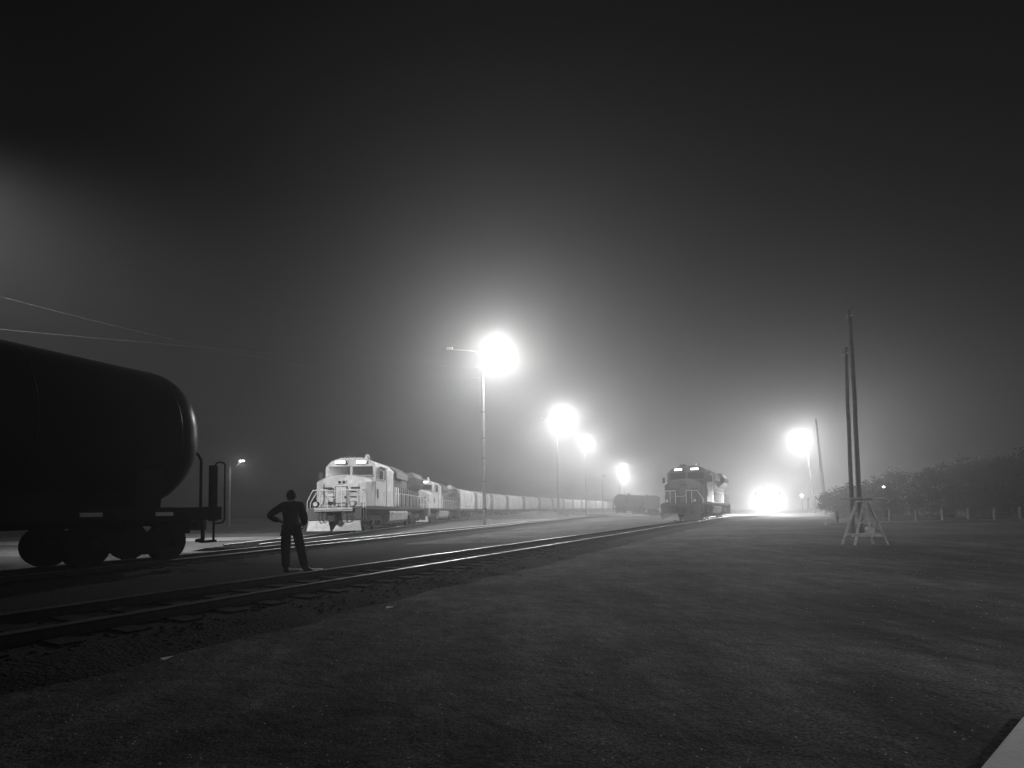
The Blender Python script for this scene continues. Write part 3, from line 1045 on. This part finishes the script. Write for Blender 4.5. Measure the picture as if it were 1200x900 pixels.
cdo = cd.build('conduit', M_pole)
cdo.location = (16.2, 24.1, 0)
tag(cdo, 'thin pale conduit pipe standing between the two close dark poles', 'pipe')

# overhead cables
def cable(name, p, q, sag, r, label, twist=False, m=None):
    b = MB()
    pts = []
    n = 60
    for i in range(n + 1):
        t = i / n
        v = Vector(p).lerp(Vector(q), t)
        v.z -= 4 * sag * t * (1 - t)
        pts.append(v)
    b.path(pts, r, 5)
    if twist:
        pt2 = []
        n2 = 420
        for i in range(n2 + 1):
            t = i / n2
            v = Vector(p).lerp(Vector(q), t)
            v.z -= 4 * sag * t * (1 - t)
            a = t * 2 * math.pi * 55
            v += Vector((math.cos(a) * r * 1.6, 0, math.sin(a) * r * 1.6))
            pt2.append(v)
        b.path(pt2, r * .8, 4)
    o = b.build(name, m or M_wpole)
    tag(o, label, 'cable')
    return o
cable('overhead_cable', (-21.6, 14.4, 10.0), (-2.6, 45.9, 13.6), 1.5, .006, 'upper twisted overhead cable above the tank car', True)
cable('overhead_cable', (-21.6, 14.4, 7.7), (-2.6, 45.9, 14.5), .2, .007, 'lower straight overhead cable just above the tank car')

# ------------------------------------------------------------------ timber stand on the right
def stand(x, y):
    root = empty('timber_stand', (x, y, 0), R(-6))
    tag(root, 'pale A-frame timber stand with splayed legs in front of two dark poles', 'timber stand')
    tp = MB()
    tp.box(-.72, .78, -.2, .2, 1.78, 1.83)
    tp.build('top_plank', M_wood, root, .008)
    bm_ = MB().box(-.3, .35, -.06, .06, 1.66, 1.78)
    bm_.build('beam', M_wood, root)
    for (fx, fy, tx, ty) in ((-.70, .28, -.18, .05), (-.52, -.3, .02, -.06), (.52, .3, .12, .06), (.76, -.26, .22, -.05)):
        b = MB()
        p, q = Vector((fx, fy, 0)), Vector((tx, ty, 1.7))
        d = (q - p)
        s1, s2 = Vector((.032, 0, 0)), Vector((0, .045, 0))
        b.loft([[p - s1 - s2, p + s1 - s2, p + s1 + s2, p - s1 + s2], [q - s1 - s2, q + s1 - s2, q + s1 + s2, q - s1 + s2]], smooth=False)
        b.build('leg', M_wood, root)
    st = MB()
    st.box(-.6, .66, -.30, -.26, .33, .40)
    st.box(-.6, .56, .24, .28, .36, .43)
    st.build('stretcher', M_wood, root)
    sh = MB().box(-.3, .5, -.28, .26, .405, .435)
    sh.build('shelf', M_wood, root)
    br = MB()
    br.path([(-.1, 0, .82), (.2, .1, 1.0), (.34, .18, .7)], .022, 6)
    br.path([(.1, -.05, 1.3), (.34, -.15, .7), (.5, -.2, .6)], .022, 6)
    br.build('brace', M_wood, root)
    return root
so = stand(12.75, 18.7)
so.scale = (.88, .9, .93)
pk = MB()
pk.loft([[(-.13, -.1, 0), (.12, -.1, 0), (.12, .1, 0), (-.13, .1, 0)], [(-.17, -.12, .2), (.16, -.12, .2), (.16, .12, .2), (-.17, .12, .2)], [(-.12, -.1, .27), (.1, -.1, .27), (.1, .1, .27), (-.12, .1, .27)]], smooth=False)
pko = pk.build('sack', M_pale)
pko.location = (12.98, 18.68, .408)
pko.scale = (.8, .8, .8)
tag(pko, 'small pale sack resting on the low shelf of the timber stand', 'sack')

# ------------------------------------------------------------------ fence, trees on the right
def fence():
    root = empty('post_fence', (0, 0, 0))
    tag(root, 'low fence of pale posts on a kerb in front of the dark trees', 'fence')
    x0, y0, x1, y1 = 24.5, 38.8, 52, 40.5
    n = 14
    for i in range(n):
        t = i / (n - 1)
        x, y = x0 + (x1 - x0) * t, y0 + (y1 - y0) * t
        MB().box(x - .09, x + .09, y - .09, y + .09, 0, 1.05).build('post', M_fpost, root, .01)
    k = MB()
    a, c = Vector((x0 - 1, y0, 0)), Vector((x1 + 6, y1 + .3, 0))
    k.add([(a.x, a.y - .3, 0), (c.x, c.y - .3, 0), (c.x, c.y - .12, 0), (a.x, a.y - .12, 0), (a.x, a.y - .3, .16), (c.x, c.y - .3, .16), (c.x, c.y - .12, .16), (a.x, a.y - .12, .16)],
          [(0, 3, 2, 1), (4, 5, 6, 7), (0, 1, 5, 4), (1, 2, 6, 5), (2, 3, 7, 6), (3, 0, 4, 7)])
    k.build('kerb', M_conc, root)
    wr = MB()
    for z in (.55, .95):
        wr.tube((x0, y0, z), (x1, y1, z), .012, n=5)
    wr.build('wire', M_black, root)
fence()

def crown_mesh(seed, n_clump, n_leaf, rx, ry, rz, bottom=.1, size=.16):
    q = random.Random(seed)
    b = MB()
    for c in range(n_clump):
        while True:
            x, y, z = q.uniform(-1, 1), q.uniform(-1, 1), q.uniform(-1, 1)
            rr = math.sqrt(x * x + y * y + z * z)
            if .35 < rr < 1: break
        cx, cy_, cz_ = x * rx, y * ry, z * rz
        cr_ = q.uniform(.35, .75) * min(rx, rz) * .42
        for l in range(n_leaf):
            d = Vector((q.gauss(0, 1), q.gauss(0, 1), q.gauss(0, 1)))
            d = d.normalized() * cr_ * q.uniform(.4, 1.25)
            p = Vector((cx, cy_, cz_)) + d
            u = Vector((q.gauss(0, 1), q.gauss(0, 1), q.gauss(0, 1))).normalized()
            v = u.orthogonal().normalized()
            s_ = size * q.uniform(.6, 1.4)
            b.add([p - u * s_, p + v * s_ * .5, p + u * s_, p - v * s_ * .5], [(0, 1, 2, 3)])
    return b
def tree_proto(seed, h, rx, rz):
    root = empty('tree', (0, 0, 0))
    t = MB()
    q = random.Random(seed)
    t.tube((0, 0, 0), (.1, 0, h * .45), .2, .12, n=9)
    for k in range(5):
        a = k * 1.26 + q.random()
        t.tube((.08, 0, h * (.25 + .06 * k)), (math.cos(a) * rx * .6, math.sin(a) * rx * .6, h * (.55 + .07 * k)), .07, .025, n=6)
    t.build('trunk', M_bark, root)
    c = crown_mesh(seed, 110, 110, rx, rx * .9, rz, size=.12).build('crown', M_leaf, root)
    c.location = (0, 0, h - rz * .98)
    return root
protos = [tree_proto(3, 5.2, 3.3, 2.7), tree_proto(11, 6.0, 3.8, 3.1), tree_proto(23, 3.6, 2.7, 1.9)]
used = [False] * 3
TL = [
    (36.6, 56.5, 2, 1.0, 'rounded bush-like tree just right of the leaning utility pole'),
    (41.5, 60, 2, 1.1, 'low dark tree directly behind the two close poles'),
    (45.0, 60, 0, .95, 'dark tree just right of the two close poles, with a small light before it'),
    (47.0, 55, 1, 1.0, 'broad dark tree behind the left end of the low fence'),
    (51.5, 56, 1, 1.08, 'dark tree rising behind the second stretch of the low fence'),
    (52.5, 50.5, 0, 1.25, 'dark tree behind the middle of the low fence'),
    (57.5, 52.5, 1, 1.25, 'tall dark tree behind the right part of the low fence'),
    (54.0, 46.5, 0, 1.3, 'dark tree close behind the right end of the low fence'),
    (63.0, 52, 1, 1.4, 'tallest dark tree at the right edge, behind the others'),
    (49.0, 44.0, 2, 1.5, 'nearest dark tree at the right edge of the picture'),
    (58.0, 62, 1, 1.15, 'hazy tree at the back of the right-hand trees'),
]
for k, (x, y, pi_, s_, lab) in enumerate(TL):
    if not used[pi_]:
        o = protos[pi_]
        used[pi_] = True
    else:
        o = copy_tree(protos[pi_])
    o.location = (x, y, 0)
    o.scale = (s_, s_, s_ * (1 + .08 * ((k * 7) % 3 - 1)))
    o.rotation_euler.z = k * 1.7
    tag(o, lab, 'tree', 'dark trees on the right')

# small lights on the right
def small_light(x, y, z, label, s_=.1):
    root = empty('small_lamp', (x, y, 0))
    tag(root, label, 'lamp')
    MB().tube((0, 0, 0), (0, 0, z), .04).build('post', M_black, root)
    MB().sphere((0, -.0, z + s_ * .8), s_).build('bulb', M_small, root)
small_light(33.4, 46, 2.95, 'tiny bright lamp in front of the trees, right of the two dark poles', .075)
for k, (x, y, h, lab) in enumerate(((68.0, 118, 3.2, 'left one of the short posts under the right-hand lamp'), (69.2, 117, 3.6, 'middle one of the short posts under the right-hand lamp'))):
    b = MB()
    b.tube((0, 0, 0), (0, 0, h), .14).box(-.25, .25, -.12, .12, h - .6, h + .1)
    o = b.build('marker_post', M_black)
    o.location = (x, y, 0)
    tag(o, lab, 'post', 'short posts under the lamp')
small_light(68.4, 121, 3.6, 'faint lamp glowing just behind the short posts', .3)

# pile of old sleepers beyond the hoppers
pr = random.Random(5)
PL = empty('timber_pile', (22.3, 97.5, 0), R(-20))
tag(PL, 'low pile of pale old timbers on the ground left of the dark locomotive', 'timber pile')
for k in range(9):
    b = MB().cbox(0, 0, 0, 2.6, .25, .2)
    o = b.build('timber', M_pale if k % 2 else M_wood, PL)
    o.location = (pr.uniform(-2.6, 2.6), pr.uniform(-.9, .9), .12 + .2 * (k // 4))
    o.rotation_euler = (0, pr.uniform(-.06, .06), pr.uniform(-.5, .5))

# plank behind the boots
pln = MB()
pln.box(-.42, .42, -.07, .07, 0, .035).build
o = MB().box(-.42, .42, -.08, .08, 0, .04).build('plank', M_refl, None, .006)
o.location = (-4.86, 11.95, .152)
o.rotation_euler.z = R(3)
tag(o, 'short pale plank lying on the ballast behind the person\'s boots', 'plank')

# slab corner at bottom right
sb = MB()
q_ = [(2.2, 2.6), (3.1, 1.2), (4.6, 1.5), (4.6, 3.5), (3.36, 3.46)]
sb.add([(x, y, 0) for x, y in q_] + [(x, y, .06) for x, y in q_], [(4, 3, 2, 1, 0), (5, 6, 7, 8, 9)] + [(i, (i + 1) % 5, 5 + (i + 1) % 5, 5 + i) for i in range(5)])
tag(sb.build('concrete_slab', M_conc, None, .02), 'smooth pale concrete slab poking into the bottom right corner', 'slab')

# low earth bank at far left
def bank():
    b = MB()
    v, f = [], []
    n = 60
    for i in range(n + 1):
        x = -120 + 130 * i / n
        y = 96 + 6 * math.sin(i * .2)
        h = .9 + .35 * math.sin(i * .9) + .2 * rnd.random()
        v += [(x, y - 4, -.02), (x, y - 1.5, h * .7), (x, y, h), (x, y + 5, -.02)]
    for i in range(n):
        for a in range(3):
            f.append((i * 4 + a, i * 4 + a + 4, i * 4 + a + 5, i * 4 + a + 1))
    b.add(v, [tuple(reversed(q)) for q in f], True)
    tag(b.build('earth_bank', M_ground), kind='structure')
bank()

# loose stones
sr = random.Random(9)
st = MB()
def stone(b, x, y, z, r):
    pts = []
    for k in range(2):
        ring = []
        for i in range(5):
            a = 2 * math.pi * i / 5 + sr.random() * .5
            rr = r * (1 - .45 * k) * sr.uniform(.7, 1.2)
            ring.append((x + rr * math.cos(a), y + rr * math.sin(a), z + (0 if k == 0 else r * sr.uniform(.5, .8))))
        pts.append(ring)
    b.loft(pts, smooth=False)
for i in range(4500):
    y = 2.0 + 24 * sr.random() ** 1.5
    x = sr.uniform(-1.05, 1.05) * y
    if x < nr(y)[0] + 2.1 and x > nr(y)[0] - 2.1:
        continue
    stone(st, x, y, -.004, sr.uniform(.003, .010) * (1 + .05 * y))
tag(st.build('loose_stones', M_stone), kind='stuff')
bl = MB()
for i in range(6500):
    d = 14 + 34 * sr.random() ** 1.3
    p, t, s_ = near.frame(d)
    o_ = sr.uniform(-2.0, 2.0)
    if abs(abs(o_) - .7525) < .1: continue
    q = p + s_ * o_
    z = .148 if abs(o_) < 1.45 else .15 - (abs(o_) - 1.45) / .65 * .16
    stone(bl, q.x, q.y, z, sr.uniform(.02, .042))
tag(bl.build('ballast_stones', M_ballast), kind='stuff')

# grass tufts, small dark weeds in the dirt
gt = MB()
for i in range(90):
    y = 4 + 26 * sr.random() ** 1.2
    x = sr.uniform(-.5, 1.05) * y
    if x < nr(y)[0] + 2.4: continue
    for k in range(14):
        a = sr.uniform(0, 6.28)
        l = sr.uniform(.015, .045)
        bx0, by0 = x + sr.gauss(0, .07), y + sr.gauss(0, .07)
        gt.add([(bx0 - .004, by0, 0), (bx0 + .004, by0, 0), (bx0 + math.cos(a) * l * .6, by0 + math.sin(a) * l * .6, l)], [(0, 1, 2)])
tag(gt.build('dry_grass', mat('dry_grass', .14, .9)), kind='stuff')

# pale scraps of litter beside the near track
for k, (x, y, lab) in enumerate(((-1.9, 7.9, 'flat pale scrap of paper on the dirt right beside the near track'), (-3.55, 5.3, 'small pale scrap on the dirt at the lower left, near the shadow edge'))):
    b = MB()
    b.add([(-.09, -.04, .01), (.1, -.05, .03), (.12, .05, .012), (-.07, .06, .035)], [(0, 1, 2, 3)])
    b.add([(-.09, -.04, .004), (.1, -.05, .024), (.12, .05, .006), (-.07, .06, .029)], [(3, 2, 1, 0)])
    o = b.build('paper_scrap', M_refl)
    o.location = (x, y, .004)
    o.rotation_euler.z = k + .4
    o.scale = (.6, .6, .6)
    tag(o, lab, 'litter')

# ------------------------------------------------------------------ person
def skin_obj(name, pts, edges, radii, m, parent, sub=2):
    me = bpy.data.meshes.new(name)
    me.from_pydata([tuple(p) for p in pts], edges, [])
    o = bpy.data.objects.new(name, me)
    COL.objects.link(o)
    o.parent = parent
    o.modifiers.new('skin', 'SKIN')
    lay = me.skin_vertices[0] if me.skin_vertices else None
    if lay is None:
        bpy.context.view_layer.objects.active = o
        bm = None
        import bmesh
        b = bmesh.new()
        b.from_mesh(me)
        b.verts.layers.skin.verify()
        b.to_mesh(me)
        b.free()
        lay = me.skin_vertices[0]
    for i, r in enumerate(radii):
        lay.data[i].radius = r if isinstance(r, tuple) else (r, r)
        lay.data[i].use_root = (i == 0)
    md = o.modifiers.new('sub', 'SUBSURF')
    md.levels = sub
    md.render_levels = sub
    md2 = o.modifiers['skin']
    md2.use_smooth_shade = True
    me.materials.append(m)
    return o
def person():
    root = empty('person', (-4.93, 11.45, .16), R(8))
    root.scale = (1.08, 1.08, 1.04)
    tag(root, 'person in dark jacket and trousers seen from behind, left hand on hip', 'person')
    # joints: x right, y away from camera (the way they face), z up
    J = {
        'pel': (.0, 0, .96), 'wai': (-.005, .0, 1.12), 'che': (-.01, .0, 1.34), 'nek': (-.01, .0, 1.50), 'nek2': (-.012, .01, 1.56), 'hd': (-.01, .02, 1.66), 'top': (-.01, .015, 1.75),
        'ls': (-.19, 0, 1.43), 'le': (-.44, -.07, 1.22), 'lw': (-.27, .07, 1.11), 'lh': (-.19, .11, 1.075),
        'rs': (.18, 0, 1.43), 're': (.265, -.06, 1.15), 'rw': (.2, .16, 1.03), 'rh': (.15, .24, 1.02),
        'lp': (-.095, 0, .92), 'lk': (-.125, .02, .5), 'la': (-.09, -.03, .1), 'lt': (-.10, .15, .035),
        'rp': (.095, 0, .92), 'rk': (.18, .03, .49), 'ra': (.27, -.02, .1), 'rt': (.38, .09, .035),
    }
    names = list(J)
    idx = {k: i for i, k in enumerate(names)}
    E = [('pel', 'wai'), ('wai', 'che'), ('che', 'nek'), ('nek', 'nek2'), ('nek2', 'hd'), ('hd', 'top'), ('che', 'ls'), ('ls', 'le'), ('le', 'lw'), ('lw', 'lh'), ('che', 'rs'), ('rs', 're'), ('re', 'rw'), ('rw', 'rh'),
         ('pel', 'lp'), ('lp', 'lk'), ('lk', 'la'), ('la', 'lt'), ('pel', 'rp'), ('rp', 'rk'), ('rk', 'ra'), ('ra', 'rt')]
    Rd = dict(pel=(.13, .1), wai=(.13, .09), che=(.15, .1), nek=.06, nek2=.068, hd=(.075, .092), top=(.05, .06), ls=.06, le=.043, lw=.03, lh=.035, rs=.06, re=.043, rw=.03, rh=.035,
              lp=.085, lk=.055, la=.038, lt=.035, rp=.085, rk=.055, ra=.038, rt=.035)
    body = skin_obj('body', [J[k] for k in names], [(idx[a], idx[b]) for a, b in E], [Rd[k] for k in names], M_skin, root)
    def sub(name, keys, grow, m, over={}):
        ks = [k for k in names if k in keys]
        ii = {k: i for i, k in enumerate(ks)}
        ee = [(ii[a], ii[b]) for a, b in E if a in ii and b in ii]
        rr = []
        pp = []
        for k in ks:
            r = over.get(k, None)
            if r is None:
                r = Rd[k]
                r = tuple(x + grow for x in r) if isinstance(r, tuple) else r + grow
            rr.append(r)
            pp.append(J[k])
        return skin_obj(name, pp, ee, rr, m, root)
    J['pel'] = (0, 0, .90)
    sub('jacket', ['pel', 'wai', 'che', 'nek', 'nek2', 'ls', 'le', 'lw', 'rs', 're', 'rw'], .03, M_cloth, {'pel': (.22, .165), 'wai': (.19, .15), 'che': (.21, .155), 'nek': .105, 'nek2': .07, 'ls': .1, 'le': .08, 'lw': .055, 'rs': .105, 're': .082, 'rw': .06})
    J['pel'] = (0, 0, .9)
    sub('trousers', ['pel', 'lp', 'lk', 'la', 'rp', 'rk', 'ra'], .03, M_trous, {'pel': (.17, .14), 'lp': .125, 'rp': .125, 'lk': .098, 'rk': .098, 'la': .085, 'ra': .085})
    for s_ in ('l', 'r'):
        a, t = Vector(J[s_ + 'a']), Vector(J[s_ + 't'])
        h = a + (a - t) * .28
        h.z = .045
        d = (t - a); d.z = 0; d.normalize()
        t2 = t + d * .03
        skin_obj('boot', [a + Vector((0, 0, .06)), a, (h.x, h.y, .04), (a.x + d.x * .1, a.y + d.y * .1, .045), (t2.x, t2.y, .035)], [(0, 1), (1, 2), (1, 3), (3, 4)], [.062, .058, .045, .05, (.045, .035)], M_boot, root)
    hair = MB()
    hair.sphere((-.01, -.004, 1.66), .094, 20, 12, 1.28)
    ho = hair.build('hair', M_hair, root)
    # face and ears
    fc = MB()
    fc.loft([[(-.01 - .014, .1, 1.64), (-.01 + .014, .1, 1.64), (-.01 + .008, .1, 1.685), (-.01 - .008, .1, 1.685)], [(-.01 - .01, .128, 1.645), (-.01 + .01, .128, 1.645), (-.006, .112, 1.685), (-.014, .112, 1.685)]])
    fc.build('nose', M_skin, root)
    for sx in (-1, 1):
        MB().sphere((-.01 + sx * .09, .015, 1.64), .02, 10, 6, 1.5).build('ear', M_skin, root)
    # fingers
    for key, w_, d in (('lh', 'lw', (.7, .5, -.45)), ('rh', 'rw', (-.5, .6, -.1))):
        h = Vector(J[key])
        dv = Vector(d).normalized()
        sd = dv.cross(Vector((0, 0, 1))).normalized()
        up = sd.cross(dv)
        for k, l in enumerate((.062, .072, .068, .054)):
            o_ = up * (.03 - .02 * k)
            p0 = h + o_
            p1 = p0 + dv * (l * .55)
            p2 = p1 + (dv * .6 + sd * -.5).normalized() * l * .5
            p3 = p2 + (dv * .2 + sd * -.8).normalized() * l * .35
            skin_obj('finger', [p0, p1, p2, p3], [(0, 1), (1, 2), (2, 3)], [.011, .010, .009, .007], M_skin, root, 1)
        p0 = h + up * .03 - dv * .03
        skin_obj('thumb', [p0, p0 + (up + dv * .5).normalized() * .04, p0 + (up * .6 + dv).normalized() * .07], [(0, 1), (1, 2)], [.013, .011, .009], M_skin, root, 1)
    MB().box(.21, .235, -.06, .0, .93, 1.0).build('belt_radio', M_boot, root)
    MB().box(.215, .235, -.085, -.062, .96, .985).build('reflector', M_refl, root)
person()

# ------------------------------------------------------------------ haze
hz = MB().box(-760, 760, -760, 760, -1.0, FOG_TOP)
hm = bpy.data.materials.new('haze')
hm.use_nodes = True
hn_ = hm.node_tree
hn_.nodes.clear()
pv = hn_.nodes.new('ShaderNodeVolumePrincipled')
pv.inputs['Color'].default_value = (.95, .95, .95, 1)
pv.inputs['Density'].default_value = FOG_DENSITY
pv.inputs['Anisotropy'].default_value = FOG_G
mo = hn_.nodes.new('ShaderNodeOutputMaterial')
hn_.links.new(pv.outputs[0], mo.inputs['Volume'])
ho_ = hz.build('haze', hm)
tag(ho_, kind='stuff')
